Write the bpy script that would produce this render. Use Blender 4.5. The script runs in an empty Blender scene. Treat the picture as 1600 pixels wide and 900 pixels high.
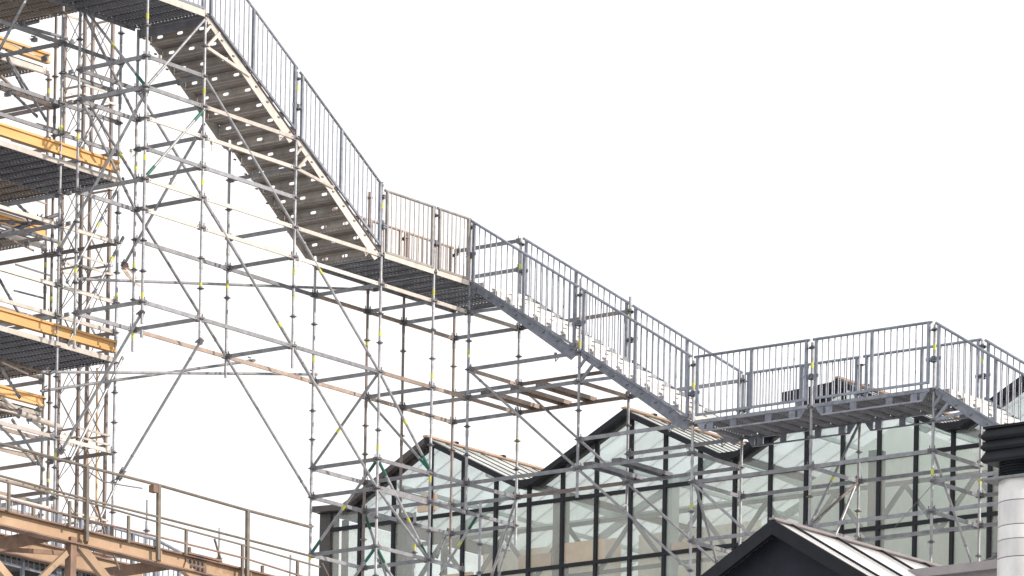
import bpy, bmesh, math, random
from mathutils import Vector, Matrix
random.seed(7)
sc = bpy.context.scene
COL = sc.collection

# ------------------------------------------------------------------ camera
# world: +X runs along the lower stair towards the camera, +Y along the upper stair away from it, z=0 = middle landing
F, YH, ROLL, PHI = 8586.03, 2466.504, 0.01796844, 0.65254338
DD, X0, Y0 = 96.3454435, -1.14912384, 22.6811415
cP, sP = math.cos(PHI), math.sin(PHI)
cR, sR = math.cos(ROLL), math.sin(ROLL)
cam_d = bpy.data.cameras.new('camera'); cam = bpy.data.objects.new('camera', cam_d); COL.objects.link(cam)
CAM = Vector((-X0*cP + DD*sP, -X0*sP - DD*cP, -Y0))
cam.matrix_world = Matrix.Translation(CAM) @ Matrix.Rotation(PHI, 4, 'Z') @ Matrix.Rotation(math.pi/2, 4, 'X') @ Matrix.Rotation(ROLL, 4, 'Z')
cam_d.sensor_width = 36; cam_d.lens = F/1600*36
cam_d.shift_x = 0; cam_d.shift_y = (YH-450)/1600
cam_d.clip_start = 0.5; cam_d.clip_end = 4000
sc.camera = cam

# ------------------------------------------------------------------ light
sc.view_settings.view_transform = 'Standard'; sc.view_settings.look = 'None'
sc.cycles.transparent_max_bounces = 32; sc.view_settings.exposure = 0; sc.view_settings.gamma = 1
SUN_DIR = Vector((0.86, 0.20, 0.44)).normalized()      # towards the sun
elev = math.asin(SUN_DIR.z); azim = math.atan2(SUN_DIR.x, SUN_DIR.y)
w = bpy.data.worlds.new('World'); sc.world = w; w.use_nodes = True
nt = w.node_tree; nt.nodes.clear()
out = nt.nodes.new('ShaderNodeOutputWorld')
sky = nt.nodes.new('ShaderNodeTexSky'); sky.sky_type = 'NISHITA'; sky.sun_disc = False
sky.sun_elevation = elev; sky.sun_rotation = azim; sky.dust_density = 4
b1n = nt.nodes.new('ShaderNodeBackground'); b1n.inputs['Strength'].default_value = 0.12
nt.links.new(sky.outputs[0], b1n.inputs['Color'])
b2n = nt.nodes.new('ShaderNodeBackground'); b2n.inputs['Color'].default_value = (1, 0.998, 0.994, 1); b2n.inputs['Strength'].default_value = 1.3
mx = nt.nodes.new('ShaderNodeMixShader'); mx.inputs[0].default_value = 0.93   # thin bright cloud over the blue sky
nt.links.new(b1n.outputs[0], mx.inputs[1]); nt.links.new(b2n.outputs[0], mx.inputs[2]); nt.links.new(mx.outputs[0], out.inputs[0])
sd = bpy.data.lights.new('sun', 'SUN'); sd.energy = 4.6; sd.angle = math.radians(0.6); sd.color = (1, 0.86, 0.73)
so = bpy.data.objects.new('sun', sd); COL.objects.link(so)
so.rotation_euler = (-SUN_DIR).to_track_quat('-Z', 'Y').to_euler(); so.location = (60, 0, 60)

# ------------------------------------------------------------------ from the photograph's pixels to points on planes of the place
def _ray(x, y):
    dx, dy = x-800, y-YH
    return (dx*cR+dy*sR)/F, (-dx*sR+dy*cR)/F
def onX(x, y, X):        # point on the plane X = const
    u, v = _ray(x, y)
    Y = (u*(DD-X*sP)-X0-X*cP)/(sP-u*cP)
    return Vector((X, Y, -v*(DD-X*sP+Y*cP)-Y0))
def onY(x, y, Y):        # point on the plane Y = const
    u, v = _ray(x, y)
    X = (X0+Y*sP-u*(DD+Y*cP))/(-cP-u*sP)
    return Vector((X, Y, -v*(DD-X*sP+Y*cP)-Y0))
def onZ(x, y, z):
    u, v = _ray(x, y)
    Z = (Y0+z)/-v; dX = u*Z-X0; dZ = Z-DD
    return Vector((dX*cP-dZ*sP, dX*sP+dZ*cP, z))

# ------------------------------------------------------------------ materials
MATS = {}
def mat(name, base, base2=None, metallic=0.0, rough=0.6, scale=6.0, bump=0.0, rust=None, rust_amt=0.6, stretch=None, fine=60, spec=None):
    m = bpy.data.materials.new(name); m.use_nodes = True; n = m.node_tree; N = n.nodes; L = n.links
    p = N['Principled BSDF']; p.inputs['Metallic'].default_value = metallic; p.inputs['Roughness'].default_value = rough
    geo = N.new('ShaderNodeNewGeometry'); src = geo.outputs['Position']
    if stretch:
        mp = N.new('ShaderNodeMapping'); mp.inputs['Scale'].default_value = stretch
        L.new(src, mp.inputs['Vector']); src = mp.outputs[0]
    nz = N.new('ShaderNodeTexNoise'); nz.inputs['Scale'].default_value = scale; nz.inputs['Detail'].default_value = 6; nz.inputs['Roughness'].default_value = .65
    L.new(src, nz.inputs['Vector'])
    cr = N.new('ShaderNodeValToRGB'); cr.color_ramp.elements[0].position = .3; cr.color_ramp.elements[1].position = .7
    cr.color_ramp.elements[0].color = (*base, 1); cr.color_ramp.elements[1].color = (*(base2 or base), 1)
    L.new(nz.outputs[0], cr.inputs[0]); col = cr.outputs[0]
    if rust:
        n2 = N.new('ShaderNodeTexNoise'); n2.inputs['Scale'].default_value = scale*.45; n2.inputs['Detail'].default_value = 8; n2.inputs['Roughness'].default_value = .7
        L.new(src, n2.inputs['Vector'])
        r2 = N.new('ShaderNodeValToRGB'); r2.color_ramp.elements[0].position = rust_amt; r2.color_ramp.elements[1].position = rust_amt+.1
        L.new(n2.outputs[0], r2.inputs[0])
        mxr = N.new('ShaderNodeMixRGB'); mxr.inputs[2].default_value = (*rust, 1)
        L.new(r2.outputs[0], mxr.inputs[0]); L.new(col, mxr.inputs[1]); col = mxr.outputs[0]
    oi = N.new('ShaderNodeObjectInfo'); mr = N.new('ShaderNodeMapRange'); mr.inputs[3].default_value = .78; mr.inputs[4].default_value = 1.14
    L.new(oi.outputs['Random'], mr.inputs[0]); hs = N.new('ShaderNodeHueSaturation'); L.new(mr.outputs[0], hs.inputs['Value']); L.new(col, hs.inputs['Color']); col = hs.outputs[0]
    L.new(col, p.inputs['Base Color'])
    if bump:
        bp = N.new('ShaderNodeBump'); bp.inputs['Strength'].default_value = bump; bp.inputs['Distance'].default_value = .01
        nb = N.new('ShaderNodeTexNoise'); nb.inputs['Scale'].default_value = fine; L.new(src, nb.inputs['Vector'])
        L.new(nb.outputs[0], bp.inputs['Height']); L.new(bp.outputs[0], p.inputs['Normal'])
    if spec is not None: p.inputs['Specular IOR Level'].default_value = spec
    MATS[name] = m; return m
mat('zinc_tube', (.20, .21, .24), (.41, .425, .45), .45, .42, 7, .25, (.24, .20, .17), .66)
mat('zinc_ledger', (.16, .17, .195), (.31, .325, .355), .25, .5, 6, .3, (.26, .22, .19), .66, fine=90)
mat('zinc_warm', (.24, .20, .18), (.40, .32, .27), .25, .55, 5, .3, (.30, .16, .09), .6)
mat('zinc_brown', (.16, .135, .13), (.27, .23, .215), .3, .55, 4, .2, (.20, .12, .08), .62)
mat('zinc_panel', (.15, .17, .22), (.29, .315, .37), .35, .45, 9, .2)
mat('zinc_cream', (.42, .40, .38), (.62, .58, .54), .2, .5, 8, .2, (.35, .24, .17), .68)  # pale zinc; on sun-facing members the sunlight is put into the colour
mat('zinc_sun', (.21, .205, .21), (.35, .335, .33), .3, .45, 8, .2, (.33, .22, .15), .66)  # panel zinc made warmer, the sun's warmth put into the colour
mat('zinc_dark', (.10, .10, .115), (.20, .20, .22), .4, .5, 15, .3)
mat('yellow_band', (.42, .45, .06), (.58, .60, .12), 0, .6, 40, 0, (.25, .25, .12), .6)
mat('green_paint', (.01, .09, .07), (.03, .14, .11), .1, .5, 20)
mat('orange_beam', (.55, .31, .11), (.68, .44, .20), 0, .5, 3, .2, (.50, .20, .04), .66, stretch=(1, .25, 1))
mat('ochre_steel', (.30, .20, .125), (.42, .305, .205), 0, .55, 1.6, .3, (.16, .10, .07), .55)
mat('rust_steel', (.13, .09, .075), (.28, .18, .13), .1, .7, 3, .4, (.10, .08, .09), .55)
mat('khaki_rail', (.115, .10, .085), (.20, .18, .155), .1, .65, 6, .3, (.14, .10, .07), .6)
mat('dark_soffit', (.03, .035, .04), (.075, .08, .075), 0, .8, 1.5, .2)
mat('anthracite', (.008, .009, .013), (.015, .017, .024), .0, .5, 4, .1, spec=.22)
mat('cladding', (.007, .009, .016), (.018, .021, .033), .0, .55, 2, .3, fine=14, spec=.2)
mat('anthracite_brown', (.04, .034, .036), (.075, .066, .068), .2, .45, 4, .1)
mat('roof_pane', (.72, .74, .76), (.85, .87, .88), .1, .12, 1.5)
mat('copper_edge', (.30, .20, .15), (.42, .30, .22), .2, .5, 4)
mat('seam_roof', (.78, .79, .82), (.90, .90, .92), .35, .22, 1.2, .15, fine=8)
mat('flue_metal', (.60, .60, .61), (.84, .84, .85), .35, .35, 3, .2, (.34, .28, .22), .66, stretch=(1, 1, .4))
mat('parapet_metal', (.20, .19, .20), (.28, .26, .27), .2, .5, 3, .1)
mat('pave', (.36, .355, .35), (.47, .46, .45), 0, .9, .15, .2)
mat('plaster', (.36, .34, .31), (.46, .43, .40), 0, .9, .8, .2)
mat('inner_steel', (.07, .08, .08), (.13, .15, .15), .1, .5, 2)
mat('inner_teal', (.28, .36, .37), (.42, .50, .50), .1, .5, 2)
mat('timber', (.68, .38, .22), (.85, .56, .36), 0, .6, 2, .2)
mat('curtain', (.40, .40, .36), (.68, .66, .58), 0, .8, .5, 0, (.55, .36, .24), .60, stretch=(3, 3, .7))
mat('rag', (.55, .45, .36), (.72, .62, .52), 0, .9, 12, .4)
mat('red_rag', (.45, .03, .03), (.3, .02, .03), 0, .8, 12)
mat('black_rubber', (.015, .015, .016), (.03, .03, .03), 0, .6, 12)
# perforated steel: rows of small punched holes that let the light through
def perforated(name, base, base2, PITCH=.1, PR=.0165):
    m = mat(name, base, base2, .25, .55, 5, .2, (.22, .16, .12), .64); n = m.node_tree; N = n.nodes; L = n.links
    p = N['Principled BSDF']; o = N['Material Output']
    tc = N.new('ShaderNodeTexCoord'); sp = N.new('ShaderNodeSeparateXYZ'); L.new(tc.outputs['Object'], sp.inputs[0])
    PX, PYY = .075, PITCH
    def mth(op, a, b=None, c=None):
        q = N.new('ShaderNodeMath'); q.operation = op
        for i, v in enumerate((a, b, c)):
            if v is None: continue
            if isinstance(v, (int, float)): q.inputs[i].default_value = v
            else: L.new(v, q.inputs[i])
        return q.outputs[0]
    fx = mth('ABSOLUTE', mth('SUBTRACT', mth('FRACT', mth('DIVIDE', sp.outputs[0], PX)), .5))
    fy = mth('ABSOLUTE', mth('SUBTRACT', mth('FRACT', mth('DIVIDE', sp.outputs[1], PYY)), .5))
    d = mth('SQRT', mth('ADD', mth('POWER', mth('MULTIPLY', fx, PX), 2), mth('POWER', mth('MULTIPLY', fy, PYY*.45), 2)))
    hole = mth('LESS_THAN', d, PR)
    tr = N.new('ShaderNodeBsdfTransparent'); ms = N.new('ShaderNodeMixShader')
    L.new(hole, ms.inputs[0]); L.new(p.outputs[0], ms.inputs[1]); L.new(tr.outputs[0], ms.inputs[2]); L.new(ms.outputs[0], o.inputs[0])
    return m
perforated('deck_metal', (.13, .14, .17), (.24, .25, .285))
perforated('deck_brown', (.21, .18, .165), (.34, .30, .275))
perforated('tread_metal', (.36, .335, .32), (.60, .56, .53), .151, .012)
mat('tread_light', (.58, .59, .60), (.76, .76, .76), .25, .5, 5, .25)
# glass: partly see-through, partly reflecting, with dusty streaks; roof panes carry the sky's sheen as colour
def glass(name, tint, dirt_sky, dirt_sky_amt, frost=0):
    m = bpy.data.materials.new(name); m.use_nodes = True; n = m.node_tree; N = n.nodes; L = n.links
    N.remove(N['Principled BSDF']); o = N['Material Output']
    tr = N.new('ShaderNodeBsdfTransparent'); tr.inputs[0].default_value = (*tint, 1)
    gl = N.new('ShaderNodeBsdfGlossy'); gl.inputs['Roughness'].default_value = .03; gl.inputs['Color'].default_value = (.88, .95, .94, 1)
    lw = N.new('ShaderNodeLayerWeight'); lw.inputs[0].default_value = .5
    pw = N.new('ShaderNodeMath'); pw.operation = 'POWER'; pw.inputs[1].default_value = 4; L.new(lw.outputs['Facing'], pw.inputs[0])
    ma = N.new('ShaderNodeMath'); ma.operation = 'MULTIPLY_ADD'; ma.inputs[1].default_value = .75; ma.inputs[2].default_value = .05; L.new(pw.outputs[0], ma.inputs[0])
    m1 = N.new('ShaderNodeMixShader'); L.new(ma.outputs[0], m1.inputs[0]); L.new(tr.outputs[0], m1.inputs[1]); L.new(gl.outputs[0], m1.inputs[2])
    df = N.new('ShaderNodeBsdfDiffuse'); df.inputs[0].default_value = (*dirt_sky, 1)
    geo = N.new('ShaderNodeNewGeometry'); mp = N.new('ShaderNodeMapping'); mp.inputs['Scale'].default_value = (.7, .7, .32)
    L.new(geo.outputs['Position'], mp.inputs[0])
    nz = N.new('ShaderNodeTexNoise'); nz.inputs['Scale'].default_value = 1.3; nz.inputs['Detail'].default_value = 3; nz.inputs['Distortion'].default_value = .3
    L.new(mp.outputs[0], nz.inputs[0])
    r = N.new('ShaderNodeMapRange'); r.inputs[1].default_value = .35; r.inputs[2].default_value = .75; r.inputs[3].default_value = dirt_sky_amt*.35; r.inputs[4].default_value = dirt_sky_amt
    L.new(nz.outputs[0], r.inputs[0])
    m2 = N.new('ShaderNodeMixShader'); L.new(r.outputs[0], m2.inputs[0]); L.new(m1.outputs[0], m2.inputs[1]); L.new(df.outputs[0], m2.inputs[2])
    if frost:
        tl = N.new('ShaderNodeBsdfTranslucent'); tl.inputs[0].default_value = (.93, .955, .955, 1)
        m3 = N.new('ShaderNodeMixShader'); m3.inputs[0].default_value = frost; L.new(m2.outputs[0], m3.inputs[1]); L.new(tl.outputs[0], m3.inputs[2]); m2 = m3
    L.new(m2.outputs[0], o.inputs[0]); MATS[name] = m; return m
glass('glass_clear', (.97, .985, .985), (.70, .72, .71), .10)
glass('glass_dusty', (.93, .96, .95), (.58, .56, .52), .30)
glass('glass_roof', (.93, .97, .96), (.86, .88, .89), .62, .4)  # large white diffuse share paints in the reflected sky

def blind_mat(name, c1, c2, st, spots, clear):
    m = mat(name, c1, c2, 0, .8, .5, 0, spots, .56, stretch=st); n = m.node_tree; N = n.nodes; L = n.links
    p = N['Principled BSDF']; o = N['Material Output']; tl = N.new('ShaderNodeBsdfTranslucent'); tr = N.new('ShaderNodeBsdfTransparent')
    L.new(p.inputs['Base Color'].links[0].from_socket, tl.inputs[0])
    a = N.new('ShaderNodeMixShader'); a.inputs[0].default_value = .6; L.new(p.outputs[0], a.inputs[1]); L.new(tl.outputs[0], a.inputs[2])
    b = N.new('ShaderNodeMixShader'); b.inputs[0].default_value = clear; L.new(a.outputs[0], b.inputs[1]); L.new(tr.outputs[0], b.inputs[2]); L.new(b.outputs[0], o.inputs[0])
blind_mat('blind', (.56, .50, .44), (.80, .76, .70), (2.2, 2.2, .6), (.70, .45, .30), .15)
blind_mat('glow_sheet', (.70, .76, .74), (.90, .93, .91), (.25, .25, .5), (.80, .84, .82), .08)
# ------------------------------------------------------------------ object helpers
WM = {}          # world matrix of every object made here
def link(name, data, M, parent=None):
    o = bpy.data.objects.new(name, data); COL.objects.link(o); WM[o] = M
    if parent:
        o.parent = parent; o.matrix_local = WM[parent].inverted() @ M
    else: o.matrix_world = M
    return o
def thing(name, loc, label, cat, group=None):
    o = link(name, None, Matrix.Translation(Vector(loc))); o.empty_display_size = .3
    o['label'] = label; o['category'] = cat
    if group: o['group'] = group
    return o
def struct(o): o['kind'] = 'structure'; return o
MESH = {}
def mesh_from(key, mname, fn, smooth=False):
    k = (key, mname)
    if k in MESH: return MESH[k]
    bm = bmesh.new(); fn(bm)
    me = bpy.data.meshes.new(str(key[0]) if isinstance(key, tuple) else key); bm.normal_update(); bm.to_mesh(me); bm.free()
    if smooth:
        for p in me.polygons: p.use_smooth = True
        me.set_sharp_from_angle(angle=math.radians(40))
    me.materials.append(MATS[mname]); MESH[k] = me; return me
def bbox(bm, c, s, M=None):
    r = bmesh.ops.create_cube(bm, size=1)
    T = Matrix.Translation(Vector(c)) @ Matrix.Diagonal((*s, 1))
    bmesh.ops.transform(bm, matrix=(M @ T) if M else T, verts=r['verts']); return r['verts']
def bcyl(bm, p, q, r, n=10, r2=None):
    p, q = Vector(p), Vector(q); d = q-p
    v = bmesh.ops.create_cone(bm, cap_ends=True, segments=n, radius1=r, radius2=r if r2 is None else r2, depth=d.length)['verts']
    bmesh.ops.transform(bm, matrix=Matrix.Translation((p+q)/2) @ d.to_track_quat('Z', 'Y').to_matrix().to_4x4(), verts=v); return v
def frame(p, q, up=Vector((0, 0, 1))):           # matrix at p, local X towards q, local Z near up
    x = (Vector(q)-Vector(p)).normalized(); y = up.cross(x)
    if y.length < 1e-5: y = Vector((0, 1, 0))
    y.normalize(); z = x.cross(y)
    M = Matrix((x, y, z)).transposed().to_4x4(); M.translation = Vector(p); return M
def tube(name, p, q, r, mname, parent=None, n=10):
    p, q = Vector(p), Vector(q); L = round((q-p).length, 3)
    me = mesh_from(('tube', L, r, n), mname, lambda bm: bcyl(bm, (0, 0, 0), (L, 0, 0), r, n), True)
    return link(name, me, frame(p, q), parent)
def bar(name, p, q, w, h, mname, parent=None, up=Vector((0, 0, 1)), off=0):
    p, q = Vector(p), Vector(q); L = round((q-p).length, 3)
    me = mesh_from(('bar', L, w, h, off), mname, lambda bm: bbox(bm, (L/2, 0, off), (L, w, h)))
    return link(name, me, frame(p, q, up), parent)
def box(name, c, s, mname, parent=None, M=None):
    me = mesh_from(('box', tuple(round(v, 3) for v in s)), mname, lambda bm: bbox(bm, (0, 0, 0), s))
    T = Matrix.Translation(Vector(c))
    return link(name, me, (T @ M) if M else T, parent)
def poly(name, pts, faces, mname, parent=None):
    me = bpy.data.meshes.new(name); o0 = Vector(pts[0])
    me.from_pydata([tuple(Vector(p)-o0) for p in pts], [], faces); me.update(); me.materials.append(MATS[mname])
    return link(name, me, Matrix.Translation(o0), parent)
def prism(name, prof, d, mname, parent=None):    # closed outline prof (world points) pushed along d
    n = len(prof); d = Vector(d); pts = [Vector(p) for p in prof]+[Vector(p)+d for p in prof]
    fs = [tuple(range(n))[::-1], tuple(range(n, 2*n))]+[(i, (i+1) % n, (i+1) % n+n, i+n) for i in range(n)]
    o = poly(name, pts, fs, mname, parent)
    bm = bmesh.new(); bm.from_mesh(o.data); bmesh.ops.recalc_face_normals(bm, faces=bm.faces); bm.to_mesh(o.data); bm.free(); return o

# ------------------------------------------------------------------ the lattice the scaffold stands on
GZ = -24.3                                                   # ground
A = [-8.636, -7.194, -4.805, -2.475, -1.015, 0.0, 1.45]      # Y of the rows of standards along the upper stair
BW = 1.47; B0, BB = 0.0, -BW
LB = 2.435                                                   # bay of the lower stair
TB, TC = -1.85, -3.32                                        # front and back rows of the left tower

ground = poly('ground', [(-900, -900, GZ), (900, -900, GZ), (900, 1500, GZ), (-900, 1500, GZ)], [(0, 1, 2, 3)], 'pave'); struct(ground)

# ------------------------------------------------------------------ scaffold parts
def ros_fn(bm):
    bcyl(bm, (0, 0, -.005), (0, 0, .005), .062, 12); bcyl(bm, (0, 0, -.03), (0, 0, .03), .031, 10)
def head_fn(bm):                                             # wedge head of a ledger, local X away from the standard
    bbox(bm, (.055, 0, 0), (.075, .042, .085)); bbox(bm, (.06, 0, .045), (.012, .012, .10)); bcyl(bm, (.13, -.022, .0), (.13, .022, .0), .011, 6)
def spigot_fn(bm): bcyl(bm, (0, 0, -.06), (0, 0, .06), .030, 10); bcyl(bm, (0, -.04, .03), (0, .04, .03), .008, 6)
def clamp_fn(bm):
    bcyl(bm, (0, 0, -.03), (0, 0, .03), .043, 8); bbox(bm, (.045, .0, 0), (.05, .07, .055)); bcyl(bm, (.05, -.08, .0), (.05, .08, .0), .011, 6); bcyl(bm, (0, .0, .05), (.09, .02, .07), .012, 6)
def standard(parent, X, Y, ztop, zbot=GZ, m='zinc_tube', first=None, bands=(), fine_to=-7.0, joints=True):
    s = tube('standard', (X, Y, zbot), (X, Y, ztop), .0245, m, parent, 12)
    ros = mesh_from('rosette', 'zinc_dark' if m != 'zinc_brown' else 'zinc_brown', ros_fn, True)
    z = math.floor(ztop*2-.1)/2 if first is None else first
    while z > max(zbot+.1, fine_to):
        link('rosette', ros, Matrix.Translation((X, Y, z)), s); z -= .5
    if joints:
        jz = ztop-1.55
        while jz > max(zbot, fine_to):
            link('spigot', mesh_from('spigot', m, spigot_fn, True), Matrix.Translation((X, Y, jz-.17)), s); jz -= 2.0
    for bz in bands:
        if zbot < bz < ztop:
            link('marking_band', mesh_from('band', 'yellow_band', lambda bm: bcyl(bm, (0, 0, -.045), (0, 0, .045), .0262, 12), True), Matrix.Translation((X, Y, bz)), s)
    if zbot == GZ: 
        link('base_plate', mesh_from('base', 'zinc_dark', lambda bm: bbox(bm, (0, 0, .006), (.16, .16, .012))), Matrix.Translation((X, Y, GZ+.004)), s)
    return s
HM = {}
def ledger(parent, p, q, m='zinc_ledger', h=.062, heads=True):
    p, q = Vector(p), Vector(q); d = (q-p).normalized()
    l = bar('ledger', p+d*.09, q-d*.09, .032, h, m, parent)
    if heads:
        hm = mesh_from('wedge_head', 'zinc_dark', head_fn)
        link('wedge_head', hm, frame(p, q), l); link('wedge_head', hm, frame(q, p), l)
    return l
def brace(parent, p, q, m='zinc_tube', green=(), r=.0242, clamps=(), band=None):
    p, q = Vector(p), Vector(q); d = q-p; L = d.length; d.normalize()
    b = tube('brace', p, q, r, m, parent, 10)
    fork = mesh_from('fork', 'zinc_dark', lambda bm: (bbox(bm, (.03, 0, 0), (.12, .02, .05)), bcyl(bm, (.02, -.03, 0), (.02, .03, 0), .015, 6)))
    cl = mesh_from('clamp', 'zinc_dark', clamp_fn)
    for i, (a, c) in enumerate(((p, q), (q, p))):
        link('clamp' if i in clamps else 'fork', cl if i in clamps else fork, frame(a, c), b)
        if i in green:
            dd = (c-a).normalized(); tube('painted_sleeve', a+dd*.05, a+dd*.33, .0275, 'green_paint', b)
        else:
            dd = (c-a).normalized(); tube('sleeve', a+dd*.34, a+dd*.37, .0285, 'zinc_ledger', b, 8)
    if band is not None:
        e = p+d*L*band; tube('marking_band', e-d*.045, e+d*.045, .0265, 'yellow_band', b)
    return b
def V(X, Y, z): return Vector((X, Y, z))

# ---- 1. scaffold under the upper stair
s1 = thing('stair_scaffold', (B0, A[0], -2.4), 'galvanised steel scaffold carrying the steep upper stair, its posts ending in mid air', 'scaffold')
for (X, Y, zt, zb, bands) in ((B0, A[0], 5.2, -2.36, (2.65, .35, -1.9)), (B0, A[1], 4.6, -2.38, (1.75, .25, -1.45)), (B0, A[2], 2.62, -2.37, (2.35, -.75, -1.15)),
                              (B0, A[3], 1.26, GZ, (.85, -1.35, -3.3)), (BB, A[0], 5.2, -2.36, (.9, -1.3)), (BB, A[1], 3.0, -2.36, (.7, -.95, -2.1)),
                              (BB, A[2], 1.5, -2.36, (.55, -.8)), (BB, A[3], 0.0, GZ, (-1.6, -3.7, -5.05))):
    standard(s1, X, Y, zt, zb, 'zinc_tube', bands=bands)
for i, zs in ((0, (2, 1.5, 1, .5, 0, -.5, -2)), (1, (1.5, 1, .5, 0, -.5, -2)), (2, (0, -.5, -2))):
    for z in zs: ledger(s1, V(B0, A[i], z), V(B0, A[i+1], z), 'zinc_cream' if z in (1.5, 1, 0, -.5) and not (i == 0 and z > 1) else 'zinc_ledger')
for i, zs in ((0, (2, 1.5, 0, -2)), (1, (-.5, -2)), (2, (-.5, -2))):
    for z in zs: ledger(s1, V(BB, A[i], z), V(BB, A[i+1], z), 'zinc_warm' if i and z == -2 else 'zinc_ledger')
for i, zs in ((0, (2, 1.5, 0, -2)), (1, (2, 1.5, 1, .5, 0, -2)), (2, (1, 0, -.5, -2)), (3, (0, -.5, -2, -3.5, -4, -5, -6))):
    for z in zs: ledger(s1, V(BB, A[i], z), V(B0, A[i], z))
for p, q, kw in (
    (V(B0, A[1], 2.95), V(B0, A[0], 1.5), {}), (V(B0, A[1], 1.45), V(B0, A[0], .02), dict(green=(0, 1))),
    (V(B0, A[1], 2.0), V(B0, A[2], 0), {}), (V(B0, A[2], 0), V(B0, A[3], -2), dict(band=.3)), (V(B0, A[1], 0), V(B0, A[2], -2), dict(band=.85)),
    (V(B0, A[2], -2), V(B0, A[3], -4), {}), (V(BB, A[1], 2.0), V(BB, A[2], 0), {}), (V(BB, A[2], 0), V(BB, A[3], -2), {}),
    (V(BB, A[1], 0), V(BB, A[2], -2), {}), (V(BB, A[2], -2), V(BB, A[3], -4), {}),
    (V(B0, A[3], -2), V(BB, A[3], -3.5), dict(band=.6)), (V(B0, A[3], -3.5), V(BB, A[3], -5), dict(green=(0, 1), band=.5)), (V(B0, A[3], -5), V(BB, A[3], -6.5), dict(green=(0,))),
    (V(B0, A[0], 1.5), onY(136, 19, A[0]), dict(green=(0,), band=.55)), (V(BB, A[1], 1.5), onX(133, 25, BB), {}),
    (onX(134, 153, BB), V(BB, A[1], .5), dict(band=.7)), (onX(128, 157, BB), V(BB, A[1], 0), {}),
    (V(B0, A[0], 1.42), onY(92, 392, A[0]), dict(clamps=(0, 1))), (V(B0, A[1], 1.2), onY(193, 415, A[1]), dict(clamps=(1,))),
    (onY(222, 488, A[0]), onY(95, 706, A[0]), dict(clamps=(0, 1))), (onY(314, 532, A[1]), onY(190, 740, A[1]), dict(clamps=(0, 1)))):
    brace(s1, p, q, **kw)

# ---- 2. scaffold under the middle landing
s2 = thing('landing_scaffold', (B0, A[5], -4), 'tall grey steel scaffold below the middle landing, standing in front of the left glass gable', 'scaffold')
for (X, Y, zt, zb, bands, m) in ((B0, A[4], 1.15, GZ, (-.35, -1.8, -3.6), 'zinc_tube'), (B0, A[5], 1.1, -3.95, (.45, -1.2), 'zinc_tube'), (B0, A[6], 1.1, -4.35, (.6, -2.5), 'zinc_tube'),
                              (BB, A[4], 1.6, GZ, (.3, -1.05), 'zinc_brown'), (BB, A[5], 1.1, -3.95, (.05,), 'zinc_brown'), (BB, A[6], 1.1, -4.35, (.1, -1.6), 'zinc_brown'),
                              (B0, .42, -3.78, GZ, (-6,), 'zinc_tube'), (BB, .42, -3.78, GZ, (-4.4,), 'zinc_tube'), (BB, 1.9, -4.9, GZ, (), 'zinc_tube')):
    standard(s2, X, Y, zt, zb, m, bands=bands)
for i, zs in ((3, (-.5, -2, -3.5, -4, -5, -6)), (4, (-.5, -2, -3.5, -4, -5)), (5, (-.5, -1.5, -2, -3.5, -4))):
    for z in zs:
        ledger(s2, V(B0, A[i], z), V(B0, A[i+1], z), 'zinc_cream' if z == -.5 else ('zinc_warm' if z in (-1.5, -2) else 'zinc_ledger'), .1 if (z == -4 and i == 3) else .062)
for i, zs in ((3, (-.5, -2, -3.5, -4, -5, -6)), (4, (-.5, -2, -4)), (5, (-.5, -2, -3.5, -4))):
    for z in zs: ledger(s2, V(BB, A[i], z), V(BB, A[i+1], z), 'zinc_warm' if z > -3 else 'zinc_ledger')
for i, zs in ((4, (0, -.5, -2, -3.5, -4, -5, -6)), (5, (0, -.5, -2, -3.5)), (6, (1.06, .55, -.5, -1.5, -2, -3.5, -4))):
    for z in zs: ledger(s2, V(BB, A[i], z), V(B0, A[i], z))
for p, q, kw in (
    (V(B0, A[3], -2), V(B0, A[4], -3.45), dict(green=(1,), band=.5)), (V(BB, A[4], -2), V(B0, A[4], -3.45), dict(green=(1,))),
    (V(B0, A[3], -3.5), V(B0, A[4], -5), dict(green=(0, 1), band=.6)), (V(B0, A[3], -4), V(B0, A[4], -5), {}), (V(BB, A[4], -4), V(BB, A[4]+1.0, -5.6), dict(green=(0,))),
    (V(B0, A[3], -5), V(B0, A[4], -6.5), dict(green=(0,))), (onY(748, 802, .42), onY(689, 897, .42), dict(green=(0,), band=.5)), (onY(808, 775, A[6]), onY(768, 900, A[6]), {}),
    (onY(803, 822, A[6]), onY(779, 900, A[6]), {}), (onY(700, 828, A[6]), onY(683, 870, A[6]), {}),
    (onX(590, 875, BB), onX(640, 930, BB), dict(green=(0,)))):
    brace(s2, p, q, **kw)

# ---- 3. scaffold under the lower stair
s3 = thing('lower_stair_scaffold', (LB, A[5], -4), 'grey steel scaffold under the gently sloping lower stair, in front of the pale glass gable', 'scaffold')
for (X, Y, zt, zb, bands) in ((LB, 0, -.22, -3.87, (-1.35,)), (LB, A[6], -.25, -3.87, (-.62,)), (2*LB, 0, -1.93, GZ, (-2.35, -4.4)), (2*LB, A[6], -1.9, GZ, (-2.6, -5.2))):
    standard(s3, X, Y, zt, zb, 'zinc_tube', bands=bands)
for k, zs in ((0, (-1.5, -2, -3.5)), (1, (-3, -3.5))):
    for z in zs: ledger(s3, V(k*LB, 0, z), V((k+1)*LB, 0, z))
for k, zs in ((0, (-.5, -1.5, -2, -3.5)), (1, (-2, -3, -3.5))):
    for z in zs: ledger(s3, V(k*LB, A[6], z), V((k+1)*LB, A[6], z), 'zinc_brown' if k == 0 else 'zinc_ledger')
for k, zs in ((1, (-1.5, -2)), (2, (-3, -3.5, -4, -5))):
    for z in zs: ledger(s3, V(k*LB, 0, z), V(k*LB, A[6], z), 'zinc_warm' if k == 1 else 'zinc_ledger')
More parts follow.
